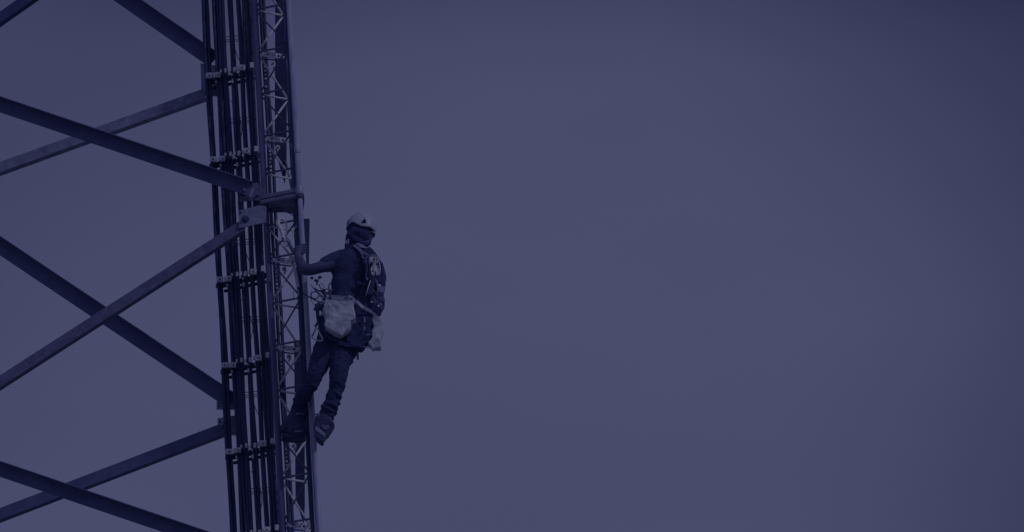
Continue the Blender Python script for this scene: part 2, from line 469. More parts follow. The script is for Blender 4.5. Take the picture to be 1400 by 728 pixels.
# thin tie wires in the gaps and the wire behind them
# ------------------------------------------------------------------ cable racks
ROWS = [(104, 'topmost row, above the rear gusset plate'),
        (218, 'second row, above the brace meeting the leg'),
        (382, 'third row, level with the climber elbow'),
        (500, 'fourth row, level with the climber hips'),
        (617, 'fifth row, level with the climber boots'),
        (736, 'lowest row, cut by the bottom edge')]
CLAMPS = [(0, 1, 8.6, 7, -0.0), (2, 2, 3.0, 7, 0), (3, 3, 6.4, 7, 0), (5, 6, 3.2, 5.6, -4.5), (7, 8, 3.6, 6.4, -7), (9, 10, 8.4, 7.6, -11), (11, 11, 4, 7.0, -14)]
for y, lab in ROWS:
    x = lambda x0: x0 + SL * y
    org = at(x(310), y, .4)
    rk = thing('cable_rack', org, 'pale cable clamps on dark crossbar, ' + lab, 'cable clamps', 'rows of clamps holding the black cables')
    a = at(x(274), y + 9, .47); b = at(x(346), y - 7, .23)
    recenter(MB().sweep(a, b, [(.018, 0), (.018, .035), (-.018, .035), (-.018, 0)], Vector((0, 1, 0))).build('crossbar', M['jacket'], rk, .002))
    recenter(MB().sweep(at(x(285), y + 16, .52), at(x(342), y + 3, .33), [(.010, 0), (.010, .02), (-.010, .02), (-.010, 0)], Vector((0, 1, 0))).build('crossbar', M['jacket'], rk, .002))
    blocks = [(281 - 1.3, 101 - 104, 8.4, 7), (287.3, -3.2, 2.6, 6.6), (292.5, -4.0, 6.4, 6.6), (303.0, -9.8, 3.0, 5.6), (306.8, -7, 1.2, 7), (315.0, -10.6, 3.6, 6.4), (325.6, -14.2, 8.2, 7.4), (338.6, -17.5, 4.4, 7.2)]
    for i, (bx, by, bw, bh) in enumerate(blocks):
        bx += rnd.uniform(-.4, .4); by += rnd.uniform(-.7, .7)
        Yb = .42 - (bx - 277) / 65 * .24 - .045
        cx, cy = x(bx), y + by + bh / 2
        mbk = MB()
        w2, h2 = bw / 2 * 1.1, bh / 2 * 1.06
        mbk.box(at(cx, cy, Yb), Vector((w2 * S, 0, 0)), Vector((0, .014, 0)), Vector((0, 0, h2 * S)))
        # ears of the saddle
        mbk.box(at(cx, cy - h2 * .2, Yb + .03), Vector((w2 * S * .7, 0, 0)), Vector((0, .03, 0)), Vector((0, 0, h2 * S * .55)))
        cp = mbk.build('clamp', M['alu'], rk, .003)
        recenter(cp)
        if bw > 5:
            c = at(cx + rnd.uniform(-.6, .6), cy, Yb - .015)
            bo = MB().tube([c, c + Vector((0, -.010, 0))], .0055, 6, sm=False).build('bolt', M['hole'], cp)
            bo.location = -(cp.location + rk.location); recenter(bo)
        # threaded stud hanging below the clamp
        c = at(cx - w2 * .6, cy + h2 + 1.6, Yb + .01)
        recenter(MB().tube([c + Vector((0, 0, .012)), c + Vector((0, 0, -.016))], .0045, 6).tube([c + Vector((0, 0, -.004)), c + Vector((0, 0, -.012))], .008, 6, sm=False).build('stud', M['jacket'], rk))
    for (bx, by, bw, bh) in ((290.0, 9.5, 2.4, 2.2), (296.6, -5, 2.6, 4.6), (309.3, -6.5, 2.0, 5.6), (320.3, -9, 2.2, 5), (331.8, -12, 2.2, 4.4), (311.5, 0, 2.2, 3.2), (322.5, -1, 3.2, 5), (322.8, -7.5, 3, 2), (312.6, 8.5, 2.8, 6)):
        cx, cy = x(bx - .3), y + by - 1
        recenter(MB().box(at(cx, cy, .30), Vector((bw / 2 * S, 0, 0)), Vector((0, .012, 0)), Vector((0, 0, bh / 2 * S))).build('spacer', M['alu'], rk, .002))
# cable ties midway between the racks
for y, lab in ((50, 'near the top of the photo'), (162, 'between the first two clamp rows'), (328, 'just below the bright gusset plate'), (434, 'between the third and fourth clamp rows'), (536, 'between the fourth and fifth clamp rows'), (668, 'near the bottom of the photo')):
    t = thing('wire_tie', at(316 + SL * y, y, .4), 'thin dark wires tied across the cables ' + lab, 'wire tie', 'thin wires tied across the cables')
    for dy, dx in ((0, 0), (4.2, .3), (7, -1)):
        recenter(MB().tube(path([(306 + SL * y + dx, y + dy + .8, .37), (318 + SL * y, y + dy - .4, .365), (332 + SL * y, y + dy - .8, .32)]), .0028, 6).build('wire', M['jacket'], t))
    s = 1 if y in (50, 328, 536) else -1
    recenter(MB().tube(spline(path([(311 + s * 4 + SL * y, y - 24, .36), (316 + SL * y, y - 8, .37), (320 - s * 2 + SL * y, y + 16, .36), (322 + s * 6 + SL * y, y + 40, .34)])), .0032, 6).build('wire', M['jacket'], t))

# ------------------------------------------------------------------ perforated brackets on the lattice
for y, lab in ((75, 'topmost one near the photo top'), (190, 'above the flange, second from the top'), (356, 'beside climber hand below hook'), (476, 'beside the climber hip'), (598, 'just under the climber left boot'), (718, 'lowest, at the bottom edge of the photo')):
    br = thing('perforated_bracket', Lr.y(y), 'perforated bracket plate across the lattice, ' + lab, 'bracket', 'perforated brackets on the lattice')
    xl = 353.0 + SL * y
    o = slab([(xl, y - 2.5), (xl + 5, y - 4.2), (xl + 20, y - 2.6), (xl + 29, y - .8), (xl + 31.5, y + 3), (xl + 28, y + 5.6), (xl + 12, y + 3.6), (xl + 2, y + 2.2)], -.03, .008)
    pl = o.build('plate', M['alu'], br, .001)
    for (dx, dy, r) in ((8.5, -.2, 1.5), (23.5, 1.7, 1.6), (4.6, -.5, .6), (12, .2, .6), (15.5, .7, .7), (19, 1.1, .6)):
        c = at(xl + dx, y + dy, -.0315)
        h = MB().tube([c, c + Vector((0, .003, 0))], r * S, 10).build('hole', M['hole'], pl)
        recenter(h)
    recenter(slab([(xl + 2, y + 4.2), (xl + 26, y + 7.0), (xl + 26, y + 8.4), (xl + 2, y + 5.6)], -.02, .015).build('lip', M['galvd'], br))
    # ear shaped cable saddle below the plate
    recenter(slab([(xl + 12.5, y + 11), (xl + 15.5, y + 8), (xl + 19, y + 9.5), (xl + 19.5, y + 14), (xl + 17, y + 19), (xl + 15, y + 17), (xl + 16, y + 13.5), (xl + 13.5, y + 14)], .09, .02).build('saddle', M['alu'], br, .002))
    c = at(xl + 16.6, y + 12, .088); recenter(MB().tube([c, c + Vector((0, -.008, 0))], .006, 8).build('bolt', M['hole'], br))
    # row of short studs beside the rail
    for k in range(6):
        if y + 16 + k * 6 > 730: break
        c = at(352.2 + 5.2 + SL * (y + 17 + k * 5.4), y + 17 + k * 5.4, .07)
        recenter(MB().box(c, Vector((.006, 0, 0)), Vector((0, .01, 0)), Vector((0, 0, .0085 if k % 2 else .006))).build('stud', M['alu'], br, .0015))
        recenter(MB().tube([c + Vector((-.01, .0, -.014)), c + Vector((.012, 0, -.012))], .005, 6).build('spacer', M['jacket'], br))

# ------------------------------------------------------------------ pale pipe outside the lattice
Tb = Line(394.2, -.19, .0583)
pipe = thing('conduit_pipe', Tb.z(0), 'pale grey vertical pipe running up the outer right edge of the lattice', 'pipe')
recenter(MB().tube([Tb.z(0), Tb.z(TOPZ)], .0195, 20).build('pipe', M['tube'], pipe))
for y, hh, rr in ((206, 4, .024), (261, 5.5, .030), (595, 3, .023)):
    c0, c1 = Tb.y(y - hh), Tb.y(y + hh)
    recenter(MB().tube([c0, c1], rr, 20).build('collar', M['tube'], pipe, .002))
c0, c1 = Tb.y(268), Tb.y(272); recenter(MB().tube([c0, c1], .026, 16).build('collar', M['jacket'], pipe, .002))
recenter(slab([(414.5, 268), (416, 269), (416, 277), (414.5, 287), (413, 289), (413.5, 275)], -.19, .02).build('bracket_arm', M['jacket'], pipe))
# thin steel wire of the fall arrest line in front of the dark rail
wl = Line(394.2, -.165, .052)
tag(MB().tube([wl.z(0.5), wl.z(TOPZ)], .0035, 8).build('safety_wire', M['galv']), 'thin steel safety wire stretched along the dark right rail of the lattice', 'wire')
# black flat bar behind the hand
bb = thing('steel_bar', at(418, 340, -.06), 'short flat black bar standing upright right behind the climber raised hand', 'bar')
recenter(slab([(414.2, 299), (423.2, 299), (422.2, 356), (421, 372), (414.6, 372), (414.2, 340)], -.06, .05).build('bar', M['jacket'], bb, .003))
recenter(slab([(405, 366), (420, 369), (420, 373), (405, 370)], -.09, .03).build('foot', M['jacket'], bb))
c = at(416.5, 309, -.061); recenter(MB().tube([c, c + Vector((0, -.006, 0))], .006, 8).build('bolt', M['galvd'], bb))

# ------------------------------------------------------------------ climber
PY = -.36                                       # depth of the torso middle
person = thing('person', at(462, 470, PY), 'climber in white helmet and black clothes leaning back from the lattice, seen from behind', 'person')

b = MB()
# trunk and legs under the clothes
b.ball(at(485, 372, PY), (29 * S, .10, 34 * S)); b.ball(at(476, 410, PY), (23 * S, .09, 34 * S)); b.ball(at(464, 452, PY), (25 * S, .10, 24 * S))
limb(b, [(449, 468, PY + .02, 12), (436, 502, PY - .02, 10.5), (422, 530, PY + .02, 8), (410, 556, -.17, 6.5), (407, 578, -.10, 6), (398, 590, -.02, 5)])
limb(b, [(476, 468, PY, 13), (466, 498, PY - .05, 11), (462, 520, PY - .05, 8.5), (457, 545, PY, 7.5), (447, 572, PY + .05, 6), (441, 588, PY + .10, 5)])
# neck and head, face turned to the right and down
limb(b, [(487, 352, PY, 13), (486, 338, PY - .01, 10.5), (489, 326, PY - .01, 11)])
hc = at(491.5, 315, PY - .01)
b.ball(hc, (17.2 * S, 13.5 * S, 19 * S), 20, 14)
b.ball(at(499, 322, PY - .01), (10.5 * S, 10 * S, 11.5 * S), 16, 10)
limb(b, [(503.5, 330.5, PY - .01, 3.6), (500, 332.5, PY - .03, 3.8), (492, 331, PY - .055, 3.8)])
limb(b, [(503.5, 330.5, PY - .01, 3.6), (500, 332.5, PY + .01, 3.8), (492, 331, PY + .035, 3.8)])
limb(b, [(508.5, 318, PY - .01, 1.9), (511.2, 322.5, PY - .01, 2.0), (509.5, 324, PY - .01, 1.6)])         # nose
b.ball(at(507.2, 327, PY - .01), (2.2 * S, 3 * S, 1.0 * S)); b.ball(at(506.6, 329.4, PY - .01), (2.0 * S, 3 * S, 1.0 * S))   # lips
limb(b, [(505, 316.5, PY - .05, 1.8), (509, 316.5, PY - .01, 1.8), (505, 316.5, PY + .03, 1.8)])   # brow
limb(b, [(487, 318, PY - .070, 1.3), (488.5, 322, PY - .074, 1.5), (487, 326, PY - .068, 1.2)])     # ear
# left arm: shoulder, elbow low in front of the pipe, forearm up to the hand on the pipe
limb(b, [(466, 358, PY, 12), (452, 361, PY - .03, 10), (438, 365.5, PY - .05, 8.2), (424, 369, PY - .04, 8.0), (415, 367.5, PY + .00, 7.8), (411, 360, PY + .05, 7.0), (408, 353, -.27, 5.4), (406.3, 348, -.25, 4.8)])
# palm and fingers round the pipe
limb(b, [(406.5, 347, -.25, 5.2), (406.5, 342, -.245, 5.3)]); limb(b, [(409.5, 346, -.245, 4.4), (410, 340.5, -.24, 4.2)])
HY = -.235
for (y0, ln_, r) in ((335.4, 1.0, 1.15), (339.0, 1.1, 1.25), (342.6, 1.05, 1.2), (346.2, .9, 1.05)):
    limb(b, [(408, y0 + 1, -.248, r + .35), (413.4, y0 - .6, -.243, r + .15), (417.3, y0 - 1.6, -.21, r), (418.3 * 1, y0 - 2.2 * ln_, -.18, r - .1), (416, y0 - 2.4 * ln_, -.158, r - .25)])
limb(b, [(403.5, 346.5, -.25, 3.2), (400.0, 342, -.245, 2.8), (397.2, 337.5, -.235, 2.4), (395.4, 332.6, -.225, 2.2)])   # thumb, up along the lattice
# right arm: hangs, elbow bent forward, hand on the equipment in front
limb(b, [(506, 360, PY + .0, 11), (516, 370, PY + .0, 9.5), (519.5, 384, PY - .0, 8), (518.5, 398, PY + .03, 7.6), (514, 405, PY + .12, 6.8), (502, 406, PY + .24, 5.2)])
limb(b, [(502, 406, PY + .24, 4.6), (496, 405, PY + .28, 4.4)])
for k in range(4):
    limb(b, [(497, 402 + k * 2.6, PY + .28, 1.7), (491, 402 + k * 2.7, PY + .31, 1.6), (489, 403 + k * 2.7, PY + .285, 1.4)])
limb(b, [(500, 402, PY + .25, 2), (496, 398.5, PY + .25, 1.7), (492, 398, PY + .26, 1.5)])
body = skin('body', b, M['skin'], person, .0045, 2)
recenter(body)
# eyes, coloured wholly dark to sink into the shaded face
for dy in (-.048, .028):
    recenter(MB().ball(at(506.2, 319, PY - .01 + dy), .007, 10, 8).build('eye', M['leather'], person))

def folds(s, f, a):
    def d(co):
        q = Vector((co.x * f[0], co.y * f[1], co.z * f[2]))
        return (noise.noise(q) * .7 + noise.noise(q * 2.3) * .3) * a
    return d

# nape locks and tied tail; lumps over ear, cheek, jaw add face shade
h = MB()
h.ball(at(489.5, 315, PY - .01), (15 * S, 14.2 * S, 15.5 * S), 16, 12)
limb(h, [(483, 318, PY - .02, 8.4), (480, 328, PY - .02, 8.0), (478, 338, PY - .025, 7.2), (477, 344, PY - .03, 6)])
limb(h, [(484, 327, PY - .06, 5), (492, 332, PY - .062, 4.6), (500, 334, PY - .03, 3.8), (504, 332.5, PY - .01, 3.4), (500, 334, PY + .01, 3.8), (490, 332, PY + .04, 4)])
h.ball(at(495, 324, PY - .01), (11.6 * S, 15.2 * S, 11 * S), 16, 12)
h.ball(at(492, 321, PY - .01), (12.5 * S, 15.6 * S, 12 * S), 16, 12)
limb(h, [(478, 322, PY - .07, 5), (485, 316, PY - .075, 5.5), (492, 318, PY - .07, 5), (497, 325, PY - .058, 4.6)])
recenter(skin('hair_face_shade', h, M['hair_face_shade'], person, .006, 3, folds(0, (60, 60, 20), .006)))

# harness webbing worn over the shirt
def web(pts, w, name='harness_strap', m='black', parent=person, th=.004):
    P = spline(path(pts), 6); mb = MB(); vs = []
    for i, p in enumerate(P):
        t_ = (P[min(i + 1, len(P) - 1)] - P[max(i - 1, 0)]).normalized()
        sd_ = t_.cross(Vector((0, 1, 0))).normalized() * (w * S / 2)
        nn = sd_.cross(t_).normalized() * th / 2
        vs += [p - sd_ - nn, p + sd_ - nn, p + sd_ + nn, p - sd_ + nn]
    fs = []
    for i in range(len(P) - 1):
        for j in range(4): fs.append((i * 4 + j, i * 4 + (j + 1) % 4, i * 4 + 4 + (j + 1) % 4, i * 4 + 4 + j))
    fs += [(0, 3, 2, 1), tuple(len(vs) - 4 + k for k in range(4))]
    o = mb.add(vs, fs, False).build(name, M[m], parent); recenter(o); return o
# T-shirt
s = MB()
s.ball(at(484, 368, PY), (31 * S, .125, 31 * S), 24, 16)
s.ball(at(478, 392, PY), (25.5 * S, .12, 32 * S), 24, 16)
s.ball(at(474, 412, PY), (22 * S, .12, 18 * S), 20, 12)
limb(s, [(480, 352, PY, 11), (467, 354, PY, 12.6), (456, 358, PY - .015, 12.3), (448, 361, PY - .03, 11.2), (445, 362, PY - .035, 10.4)])
limb(s, [(492, 350, PY, 11), (503, 356, PY, 13), (512, 366, PY, 12.6), (516.5, 378, PY, 11.6), (517, 387, PY, 10.6)])
limb(s, [(486, 347, PY - .01, 12.3), (487, 341, PY - .01, 11.6)])
recenter(skin('shirt', s, M['shirt'], person, .007, 4, folds(0, (14, 14, 24), .007)))
# pale collar
web([(487, 333.5, PY - .070), (491, 335.6, PY - .088), (495.5, 337, PY - .070), (500, 338.4, PY - .020), (500.5, 338.6, PY + .02)], 4.6, name='collar', m='galvl', th=.010)

# trousers
t = MB()
t.ball(at(464, 450, PY), (29 * S, .125, 27 * S), 20, 14)
limb(t, [(451, 464, PY + .01, 18), (444, 482, PY - .01, 16.5), (435, 502, PY - .03, 13.5), (426.5, 522, PY - .01, 11.2), (418.5, 537, PY + .06, 10.4), (411, 551, -.19, 9.8), (408, 558, -.16, 9.6)])
limb(t, [(473, 464, PY, 19.5), (470, 480, PY - .03, 18), (465, 498, PY - .06, 14.0), (462.5, 516, PY - .06, 12.6), (460, 532, PY - .03, 11.0), (455, 548, PY - .01, 10.6), (450, 560, PY + .02, 11.2), (447, 569, PY + .04, 10.3)])
def crumple(co):
    z = co.z
    q = Vector((co.x * 9, co.y * 9, z * 34 + co.x * 16))
    k = noise.noise(q) * .013 + noise.noise(Vector((co.x * 24, co.y * 24, z * 60))) * .006
    low = max(0, min(1, (at(450, 520, PY).z - z) / .25))
    return k * (.55 + 1.1 * low)
recenter(skin('trousers', t, M['denim'], person, .0065, 2, crumple))

# boots
def boot(parts, sole_poly, Y, th, lab, bands):
    m = MB()
    for p in parts: limb(m, p)
    o = skin('boot', m, M['leather'], person, .006, 3, folds(0, (22, 22, 40), .005)); recenter(o); o['label'] = lab
    so = slab(sole_poly, Y, th).build('sole', M['leather'], o, .006)
    so.location = -(o.location + person.location); recenter(so)
    for bd in bands:
        k = MB().tube(path(bd), .006, 8).build('lace', M['strap'], o); k.location = -(o.location + person.location); recenter(k)
boot([[(410, 554, -.17, 10.5), (407, 566, -.13, 11), (405, 579, -.11, 12), (405, 588, -.12, 10.5)], [(402, 577, -.10, 12), (395, 583, -.04, 10.5), (391, 588, .0, 8.6), (390, 590, .03, 7.4)], [(410, 586, -.14, 9.0), (410, 591, -.14, 8.0)], [(400, 590, -.08, 8), (409, 591, -.12, 7.6)]],
     [(385, 593), (417, 592.5), (418, 596), (414, 598.5), (387, 598), (384.5, 596)], -.15, .13, 'boot standing on the lattice rung',
     [[(404, 567.2, -.20), (409, 565.6, -.205), (415, 566.6, -.18)], [(403, 590.6, -.195), (408, 589.6, -.205), (414, 590.4, -.20)]])
def slab_boot():
    m = slab([(431, 569), (436, 566), (450, 568), (456, 575), (457, 579), (452, 587), (446, 595), (441.5, 600.6), (438.5, 601), (432.5, 596), (430.6, 591), (430.4, 576)], PY - .035, .12)
    limb(m, [(447, 564, PY + .03, 9.6), (444, 572, PY + .04, 10)])
    limb(m, [(437, 576, PY + .08, 7), (435.5, 586, PY + .16, 6.5), (436, 591, PY + .2, 5)])
    o = skin('boot', m, M['leather'], person, .006, 7, folds(0, (22, 22, 40), .005)); recenter(o)
    o['label'] = 'boot hanging braced against the pipe with its sole showing'
    recenter(slab([(430.8, 582.5), (436, 585), (441, 589.5), (445.5, 594), (443, 598), (437, 593), (430.6, 588.5)], PY - .052, .10).build('welt', M['galv'], o, .006))
    recenter(slab([(438, 581.5), (444, 581), (451, 582.5), (448, 587.5), (444, 588.5), (440, 585)], PY - .045, .03).build('heel_patch', M['sole'], o, .006))
    recenter(slab([(430.3, 591), (433, 591.5), (437, 595), (442.4, 599), (441.2, 602.4), (438, 602.4), (431.5, 597)], PY - .05, .14).build('sole', M['leather'], o, .006))
    recenter(MB().tube(path([(431, 567.5, PY - .04), (434.5, 565.8, PY - .06), (436.5, 568, PY - .05)]), .006, 8).build('lace', M['strap'], o))
slab_boot()
# helmet
hx0, hy0, hz0 = 20.6, 16.6, 20.6
def rim(x):                     # photo y of the lower edge at photo x
    P = [(472.6, 315.0), (475, 313.2), (479, 309), (483, 308.3), (487.5, 311.5), (493.5, 315.4), (500, 316), (507, 316), (511, 318), (515.5, 321.5)]
    for (a, c1), (b2, d1) in zip(P, P[1:]):
        if x <= b2: return c1 + (d1 - c1) * max(0, (x - a)) / (b2 - a)
    return P[-1][1]
na, nt_ = 56, 16
vs = []
HC = (494.3, 311.5)
for i in range(nt_ + 1):
    for j in range(na):
        a = 2 * math.pi * j / na
        ex = math.cos(a); ey = math.sin(a)
        rx = hx0 * (1.0 if ex < 0 else 1.0)
        xr = HC[0] + rx * ex
        dz = (HC[1] - rim(xr)) / hz0                    # height of the rim / radius
        lat0 = math.asin(max(-.6, min(.6, dz)))
        lat = lat0 + (math.pi / 2 - lat0) * i / nt_
        c_ = math.cos(lat)
        fl = 1 + (.035 * (1 - i / 2) if i < 2 else 0)     # rolled edge
        c = at(HC[0], HC[1], PY - .01)
        v = c + Vector((rx * S * ex * c_ * fl, hy0 * S * ey * c_ * fl, hz0 * S * math.sin(lat)))
        # crown ridge
        v.z += .004 * math.exp(-(ey * c_ / .28) ** 2) * math.sin(max(lat, 0))
        vs.append(v)
fs = [(i * na + j, i * na + (j + 1) % na, (i + 1) * na + (j + 1) % na, (i + 1) * na + j) for i in range(nt_) for j in range(na)]
hm = MB().add(vs, fs)
helmet = hm.build('helmet', M['shell'], person)
so = helmet.modifiers.new('thick', 'SOLIDIFY'); so.thickness = .007; so.offset = -1
recenter(helmet)
def hsurf(x, y, off=.001):
    """camera-side point of the helmet at photo x, y"""
    u = (x - HC[0]) / hx0; v = (HC[1] - y) / hz0
    w_ = math.sqrt(max(0.02, 1 - u * u - v * v))
    return at(HC[0], HC[1], PY - .01) + Vector((u * hx0 * S, -(w_ * hy0 * S + off), v * hz0 * S))
def on_helmet(poly, name, m, off=.002):
    n = len(poly)
    cx = sum(p[0] for p in poly) / n; cy = sum(p[1] for p in poly) / n
    vs = [hsurf(cx, cy, off)] + [hsurf(a, b2, off) for a, b2 in poly]
    mb = MB().add(vs, [(0, i + 1, (i + 1) % n + 1) for i in range(n)], False)
    o = mb.build(name, m, helmet); o.location = -(helmet.location + person.location); recenter(o)
    sol = o.modifiers.new('thick', 'SOLIDIFY'); sol.thickness = .004; sol.offset = 0
    return o
on_helmet([(494.2, 311.2), (496.5, 307.2), (499.2, 304.6), (500.6, 306.2), (501, 310.8)], 'vent', M['hole'])
on_helmet([(474.4, 308.6), (475.2, 305.2), (477, 302.4), (477.6, 303.4), (476.0, 306.6), (475.2, 309)], 'vent', M['hole'])
rg = MB().tube([hsurf(a, b2, .001) for a, b2 in ((487, 293.6), (491.5, 295.2), (495.5, 298.2), (498.2, 302), (499.6, 305.4))], .0022, 6)
rg = rg.build('ridge', M['shell'], helmet); rg.location = -(helmet.location + person.location); recenter(rg)
# peak at the front of the helmet
pk = MB().prism([at(507, 315.5, PY - .055), at(512.5, 318, PY - .045), at(515.6, 320.5, PY - .01), at(512.5, 318, PY + .03), at(507, 315.5, PY + .04)], Vector((0, 0, -.008)))
pk = pk.build('peak', M['shell'], helmet, .002); pk.location = -(helmet.location + person.location); recenter(pk)
# chin strap and its buckle
recenter(MB().tube(spline(path([(480, 312, PY - .095), (476.5, 322, PY - .085), (475, 330, PY - .07)])), .003, 6).build('chin_strap', M['black'], person))
bk = MB().tube([at(474.7 + 1.8 * math.cos(a), 331.3 + 1.8 * math.sin(a), PY - .085) for a in [2 * math.pi * i / 12 for i in range(12)]], .0028, 6, closed=True)
bk.tube(path([(475.6, 329.5, PY - .085), (476.6, 327.4, PY - .088)]), .0055, 6)
recenter(bk.build('buckle', M['alu'], person))

B0 = PY - .135
web([(484, 335, PY - .085), (491, 341, B0 + .02), (497, 352, B0 - .006), (501, 366, B0 - .012), (500, 386, B0 - .012), (494, 402, B0), (488, 416, B0)], 6, m='black')
web([(484, 335.5, B0 + .045), (492, 342, B0 + .008), (496, 348, B0 - .012)], 3.4, m='strap')
web([(503, 339, PY - .07), (512, 349, B0 + .01), (519, 362, B0 + .005), (521, 378, B0 + .008), (518, 396, B0 + .01), (508, 412, B0)], 6, m='black')
web([(488, 386, B0 - .012), (500, 389, B0 - .018), (514, 386, B0 - .014), (521, 382, B0 + .02)], 3.4, m='black')
web([(500, 356, B0 - .03), (502, 368, B0 - .03), (500, 380, B0 - .025)], 1.6, m='strap')
web([(512, 380, B0 - .03), (516, 388, B0 - .03), (517, 400, B0 - .03)], 1.8, m='strap')
web([(438, 424, PY - .07), (452, 414, B0), (470, 411, B0 - .004), (492, 416, B0), (512, 428, PY - .09)], 9, name='waist_belt', m='black')
web([(440, 446, PY - .09), (452, 462, B0 - .0), (466, 466, B0 - .01)], 6, m='black')
web([(462, 468, B0), (478, 472, B0 - .01), (493, 468, PY - .10)], 6, m='black')

def pouch(poly, Y, th, m, name, par, voxel=.007, amp=.010, f=(14, 14, 14), sm=6):
    mb = slab(poly, Y - th / 2, th)
    o = skin(name, mb, M[m], par, voxel, sm, folds(0, f, amp)); recenter(o); return o
def loop(c, rx, ry, Y, r=.004, rot=0, n=22, tilt=0.0):
    pts = []
    for i in range(n):
        a = 2 * math.pi * i / n; x_, y_ = rx * math.cos(a), ry * math.sin(a)
        pts.append(at(c[0] + x_ * math.cos(rot) - y_ * math.sin(rot), c[1] + x_ * math.sin(rot) + y_ * math.cos(rot), Y + tilt * math.cos(a)))
    return MB().tube(pts, r, 8, closed=True)

# dorsal pad of the harness
pouch([(494, 342), (505, 344), (514, 352), (521, 366), (521, 384), (512, 392), (502, 384), (499, 364)], B0 + .03, .06, 'black', 'back_pad', person, amp=.006)
pouch([(478, 412), (498, 402), (516, 402), (520, 418), (515, 432), (507, 446), (508, 458), (501, 468), (494, 476), (478, 474), (470, 456), (474, 432)], PY - .09, .12, 'black', 'hip_pad', person, amp=.012, f=(22, 22, 22))
web([(489, 474, PY - .12), (488.5, 480, PY - .12), (489.3, 492, PY - .118)], 3, m='black')

# ---- gear hanging from the harness: things of their own
bag = thing('tool_bag', at(464, 406, B0 - .05), 'big pale canvas bolt bag hanging open at the left hip of the climber', 'bag', 'pale canvas bags on the climber belt')
pouch([(445, 407), (458, 403.5), (468, 405.5), (476, 403), (483.5, 407.5), (483.6, 420), (485.6, 435), (479, 439), (478.6, 448), (466.5, 458.5), (455, 454), (443.8, 446.5), (445.3, 432), (440.6, 424), (444, 416)], B0 - .06, .10, 'canvas', 'bag_body', bag, .0055, .013, (17, 17, 17), 4)
recenter(MB().tube(spline(path([(444.5, 407.5, B0 - .12), (458, 404.6, B0 - .125), (470, 406.2, B0 - .125), (483, 408, B0 - .12)])), .005, 8).build('rim_cord', M['strap'], bag))
web([(452, 409, B0 - .12), (451, 400, B0 - .10), (455, 396, B0 - .05)], 3.5, 'hanging_strap', 'black', bag)
web([(474, 408, B0 - .12), (475, 401, B0 - .10), (474, 398, B0 - .04)], 3.5, 'hanging_strap', 'black', bag)
bag2 = thing('tool_bag', at(512, 440, PY - .1), 'smaller pale canvas pouch with a pointed flap hanging behind the climber right hip', 'bag', 'pale canvas bags on the climber belt')
pouch([(511, 431), (518, 432.5), (523, 437.5), (524.5, 452), (520, 460), (521, 474.5), (509, 477), (502.5, 467.5), (508.5, 461), (511, 446), (508, 437)], PY - .115, .09, 'canvas', 'bag_body', bag2, .0055, .013, (20, 20, 20), 3)
web([(482, 410, B0 - .07), (489, 414.5, B0 - .075), (497, 420.5, B0 - .06), (507, 426, PY - .17), (516, 432, PY - .16)], 4.6, 'shoulder_band', 'strap', bag2)
web([(488, 412, B0 - .078), (494, 418.5, B0 - .078), (496.5, 421, B0 - .07)], 3.4, 'band_end', 'canvas', bag2)
web([(497, 474, PY - .155), (505, 476, PY - .16), (514, 477.3, PY - .16)], 1.4, 'hem', 'strap', bag2)

# descender and its karabiner on the back
ds = thing('descender', at(512, 362, B0 - .04), 'pale metal descender plate with round pulley clipped high on the harness back', 'climbing gear')
plp = slab([(504.6, 352), (507, 348.6), (512, 348.4), (516.5, 352), (517, 357), (515.2, 361), (517.6, 366), (518.4, 374), (514.6, 376.5), (513.4, 371.5), (511.4, 377), (508, 375), (506.6, 369), (508.4, 363.6), (504.4, 358.6)], B0 - .075, .020).build('side_plate', M['alu'], ds, .002)
recenter(loop((510.4, 353.6), 5.6, 5.2, B0 - .082, .0042).build('pulley', M['galv'], ds))
recenter(MB().tube([at(511.5, 355.5, B0 - .077), at(511.5, 355.5, B0 - .062)], .012, 14).build('pulley_hub', M['jacket'], ds))
for (x_, y_, rr) in ((507.6, 361.6, 2.2), (513.8, 372, 1.1), (516.6, 366, 1.0), (509.4, 370.6, 1.2), (514.8, 361.5, 1.3)):
    recenter(MB().ball(at(x_, y_, B0 - .076), (rr * S * .8, .004, rr * 1.2 * S), 10, 6).build('slot', M['hole'], ds))
recenter(loop((516.2, 364), 3.2, 12.0, B0 - .088, .0032, rot=-.12).build('karabiner', M['alu'], ds))
kd = thing('karabiner', at(499, 348, B0 - .04), 'small triangular metal ring on the shoulder strap beside the pale descender', 'karabiner', 'karabiners and rings on the climber')
tri = spline(path([(494.6, 343.6, B0 - .035), (503.4, 349.2, B0 - .035), (499.6, 353.6, B0 - .035), (496.6, 353, B0 - .035), (494.6, 343.6, B0 - .035)]), 3)[:-1]
recenter(MB().tube(tri, .0032, 8, closed=True).build('frame', M['galv'], kd))
recenter(MB().tube(path([(494.8, 344.2, B0 - .035), (502.8, 349.6, B0 - .035)]), .0042, 8).build('gate', M['strap'], kd))
# radio in its dark holster
rd = thing('radio', at(506, 392, B0 - .05), 'slim dark radio in a holster slanting down the climber back below the descender', 'radio')
recenter(slab([(507.5, 378.5), (513.6, 381), (508.5, 404), (500.2, 402.4)], B0 - .07, .04).build('body', M['black'], rd, .006))
recenter(MB().tube(path([(506.3, 384, B0 - .076), (503.2, 394, B0 - .076), (500.2, 404.4, B0 - .074)]), .0032, 6).build('edge_trim', M['alu'], rd))
recenter(slab([(500.8, 379.5), (504.2, 379.0), (502.9, 383.4), (501, 382.6)], B0 - .05, .015).build('clip', M['strap'], rd, .002))
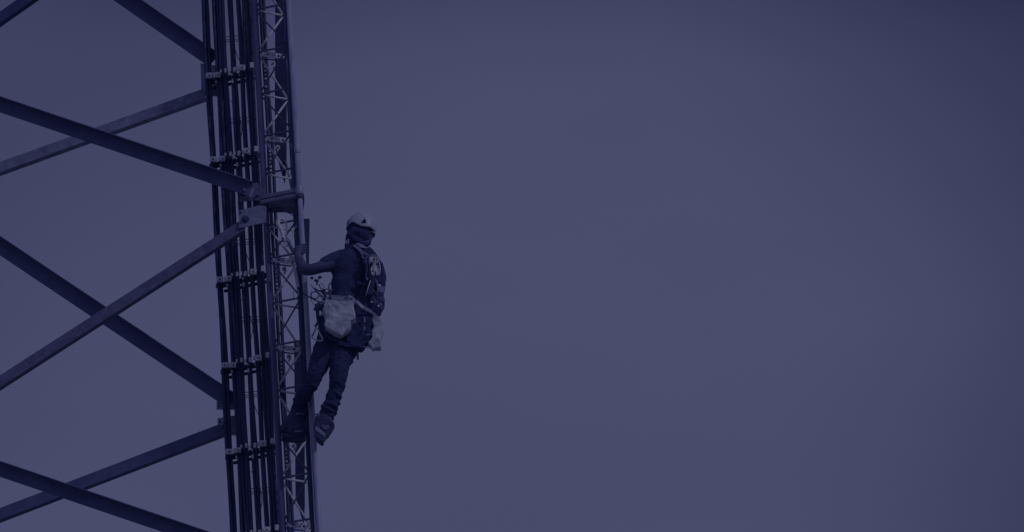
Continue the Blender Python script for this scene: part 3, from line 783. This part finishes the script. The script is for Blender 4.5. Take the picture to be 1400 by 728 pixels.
# glove and tool tucked behind the right arm
gl = thing('work_gloves', at(518, 405, B0 - .02), 'dark work gloves clipped to the right side of the harness belt', 'gloves')
pouch([(512, 397), (523, 399), (526, 408), (524.6, 418), (518, 430), (508, 424), (505, 410)], B0 + .0, .08, 'leather', 'glove', gl, .006, .014, (30, 30, 30), 3)
for k, (gx, gy) in enumerate(((511, 414), (515.5, 419), (520, 420))):
    m_ = MB(); limb(m_, [(gx, gy - 4, B0 - .035, 2.4), (gx + 1, gy + 3, B0 - .04, 2.2), (gx - .6, gy + 8, B0 - .03, 1.8)])
    recenter(skin('finger', m_, M['leather'], gl, .005, 2))
for (x_, y_, rx, ry) in ((518.6, 390.8, 2.5, 1.9), (508.2, 413.2, 2.2, 1.0), (517.6, 418.8, 1.4, 1.8), (520.5, 416.3, 1.6, .9)):
    recenter(MB().ball(at(x_, y_, B0 - .06), (rx * S, .008, ry * S), 12, 8).build('clip', M['alu'], gl))
recenter(slab([(516, 392), (526, 391.5), (524.5, 400.5), (517, 401.5)], B0 - .03, .03).build('cuff', M['strap'], gl, .004))
kb2 = thing('gear_clip', at(497, 440, B0 - .04), 'row of small pale clips hanging on the black hip pad between the two bags', 'clips')
for (pp) in ([(497, 434), (499, 433.4), (500, 441), (497.6, 441)], [(497, 446.5), (498.8, 446), (499, 451.5), (497.2, 452)], [(500, 457.5), (506, 456.6), (506, 458.2), (500.4, 458.8)], [(475, 464), (476.6, 463.6), (476.6, 465.2), (475.2, 465.2)]):
    recenter(slab(pp, B0 - .045, .012).build('clip', M['strap'], kb2, .002))

# left hip: dark webbing, rings, ropes
hl = thing('positioning_lanyard', at(436, 410, PY - .06), 'tangle of dark webbing, rings and cord between lattice pipe and left hip of the climber', 'lanyard')
recenter(slab([(430.5, 416), (436, 413), (441, 416), (446, 419.5), (441, 423.5), (434, 424), (428, 423), (430, 420)], PY - .05, .03).build('rope_grab', M['black'], hl, .005))
web([(433.5, 420, PY - .04), (434.6, 432, PY - .04), (436, 441, PY - .04)], 5, 'webbing', 'black', hl)
web([(444, 428, PY - .04), (438, 437, PY - .05), (431, 447, PY - .06)], 3.6, 'webbing', 'black', hl)
web([(442, 408, PY - .05), (447, 416, PY - .06), (446, 424, PY - .06)], 4, 'webbing', 'black', hl)
recenter(loop((430.5, 404), 5.4, 4.8, PY - .04, .0045).build('ring', M['black'], hl))
recenter(loop((453.5, 392.4), 4.0, 5.6, PY - .05, .0045).build('ring', M['black'], hl))
recenter(MB().tube(spline(path([(425, 389, PY - .02), (430, 396, PY - .02), (437, 402, PY - .03), (446, 408, PY - .05), (456, 405, PY - .07)])), .0045, 8).build('cord', M['strap'], hl))
recenter(MB().tube(spline(path([(434, 387, PY - .02), (438, 394, PY - .02), (443, 401, PY - .03), (450, 404, PY - .05)])), .0024, 8).build('cord', M['black'], hl))
recenter(MB().tube(spline(path([(429, 394, PY - .02), (436, 398, PY - .02), (446, 400.5, PY - .03), (453, 403, PY - .04)])), .006, 8).build('cord', M['black'], hl))
for (x_, y_, r_) in ((426.5, 380.5, 1.9), (437.4, 379.4, 2.2), (433.4, 384.8, 2.0), (430.6, 383.6, 1.2), (443, 397, 1.9)):
    m_ = MB(); m_.ball(at(x_, y_, PY - .03), (r_ * S * 1.3, .012, r_ * S * .9), 10, 8)
    recenter(m_.build('shackle', M['black'], hl))
recenter(MB().tube(path([(431.5, 381.5, PY - .03), (433.3, 385, PY - .03), (432.6, 390, PY - .03)]), .004, 8).tube(path([(433.3, 385, PY - .03), (437.4, 380, PY - .03)]), .004, 8).build('swivel', M['black'], hl))
web([(438, 397, PY - .04), (444, 404, PY - .05), (447, 412, PY - .06), (444, 421, PY - .05)], 3.2, 'webbing', 'black', hl)
web([(436, 404, PY - .04), (441, 409, PY - .05), (438, 416, PY - .05)], 2.4, 'webbing', 'strap', hl)
recenter(loop((445.8, 399.5), 2.8, 4.6, PY - .06, .0035, rot=.5).build('ring', M['black'], hl))
recenter(loop((440, 391.5), 2.4, 3.8, PY - .05, .0026, rot=-.6).build('ring', M['strap'], hl))
recenter(MB().tube(spline(path([(426, 397, PY - .03), (424.5, 406, PY - .03), (427, 414, PY - .035), (432, 418, PY - .04)])), .003, 8).build('cord', M['strap'], hl))
recenter(MB().tube(spline(path([(452, 399, PY - .08), (448, 409, PY - .09), (440, 428, PY - .08), (433, 443, PY - .08)])), .0035, 8).build('cord', M['black'], hl))
kc = thing('karabiner', at(434, 457, PY - .1), 'pale pear shaped karabiner hanging low on its own at the left hip', 'karabiner', 'karabiners and rings on the climber')
pts = spline(path([(431.6, 449.5, PY - .12), (428.5, 455, PY - .12), (426.2, 460.6, PY - .12), (430.4, 464.6, PY - .12), (437.6, 466.4, PY - .12), (441.2, 463.8, PY - .12), (437, 455.6, PY - .12), (433.8, 449.2, PY - .12), (431.6, 449.5, PY - .12)]), 3)[:-1]
recenter(MB().tube(pts, .0052, 8, closed=True).build('frame', M['alu'], kc))
recenter(MB().tube(path([(431.4, 450, PY - .12), (427, 460, PY - .12)]), .0062, 8).build('gate', M['strap'], kc))
recenter(MB().tube(path([(431, 448.6, PY - .115), (435.8, 442.6, PY - .11)]), .0045, 8).build('shackle', M['strap'], kc))

# big scaffold hook over the rung, with its energy absorber strap
hk = thing('scaffold_hook', at(386, 330, -.2), 'large pale aluminium snap hook hung over the lattice rung above the climber hand', 'hook')
HYk = -.115
P = spline(path([(391.0, 305.8, HYk), (388.6, 301.0, HYk), (384.6, 299.4, HYk), (380.8, 301.6, HYk), (380.2, 306.4, HYk), (383.0, 311.8, HYk), (386.0, 318, HYk), (387.2, 325, HYk), (388.0, 331, HYk)]), 6)
rs = [(1.5 + 1.5 * min(1, i / 14)) * S for i in range(len(P))]
recenter(MB().tube(P, rs, 10).build('hook_body', M['alu'], hk))
recenter(MB().tube(path([(391.0, 306, HYk), (392.6, 315, HYk), (391, 326, HYk)]), .0065, 8).build('gate', M['alu'], hk))
recenter(slab([(385, 325), (393, 324), (398, 330), (396.5, 336), (389, 337), (385.6, 332)], HYk - .01, .02).build('hook_base', M['alu'], hk, .004))
recenter(loop((387.2, 327.6), 1.2, 2.6, HYk - .022, .0026).build('rivet', M['hole'], hk))
recenter(MB().tube(path([(392, 329.5, HYk - .012), (395.6, 332.2, HYk - .012)]), .003, 6).build('latch', M['hole'], hk))
web([(397, 353, -.17), (401, 362, -.18), (404.4, 376, -.19), (407.4, 393, -.2)], 4.2, 'strap', 'strap', hk)
recenter(slab([(394.5, 350.5), (403.6, 350.8), (405, 357), (403.6, 362), (397.5, 361), (394.5, 356)], -.185, .03).build('swivel_block', M['alu'], hk, .004))
recenter(slab([(398.5, 356.6), (402.2, 357), (402.6, 360.4), (398.8, 360)], -.188, .004).build('label_patch', M['strap'], hk))
recenter(loop((404.4, 402), 3.6, 6, -.2, .0036, rot=.2).build('karabiner', M['alu'], hk))
recenter(MB().tube(spline(path([(407, 394, -.2), (414, 401, -.24), (424, 407, -.3), (434, 412, PY - .03), (444, 415, PY - .06)])), .005, 8).build('rope', M['black'], hk))
recenter(MB().tube(spline(path([(405.5, 309, -.17), (402.6, 312.5, -.17), (400, 320, -.17), (402.5, 325, -.16)])), .004, 8).build('rope', M['alu'], hk))
recenter(MB().tube(spline(path([(394, 286, -.1), (397, 292.5, -.12), (402.5, 296, -.14)])), .0035, 8).build('rope', M['jacket'], hk))

for o in scene.objects:
    if '_c' in o: del o['_c']
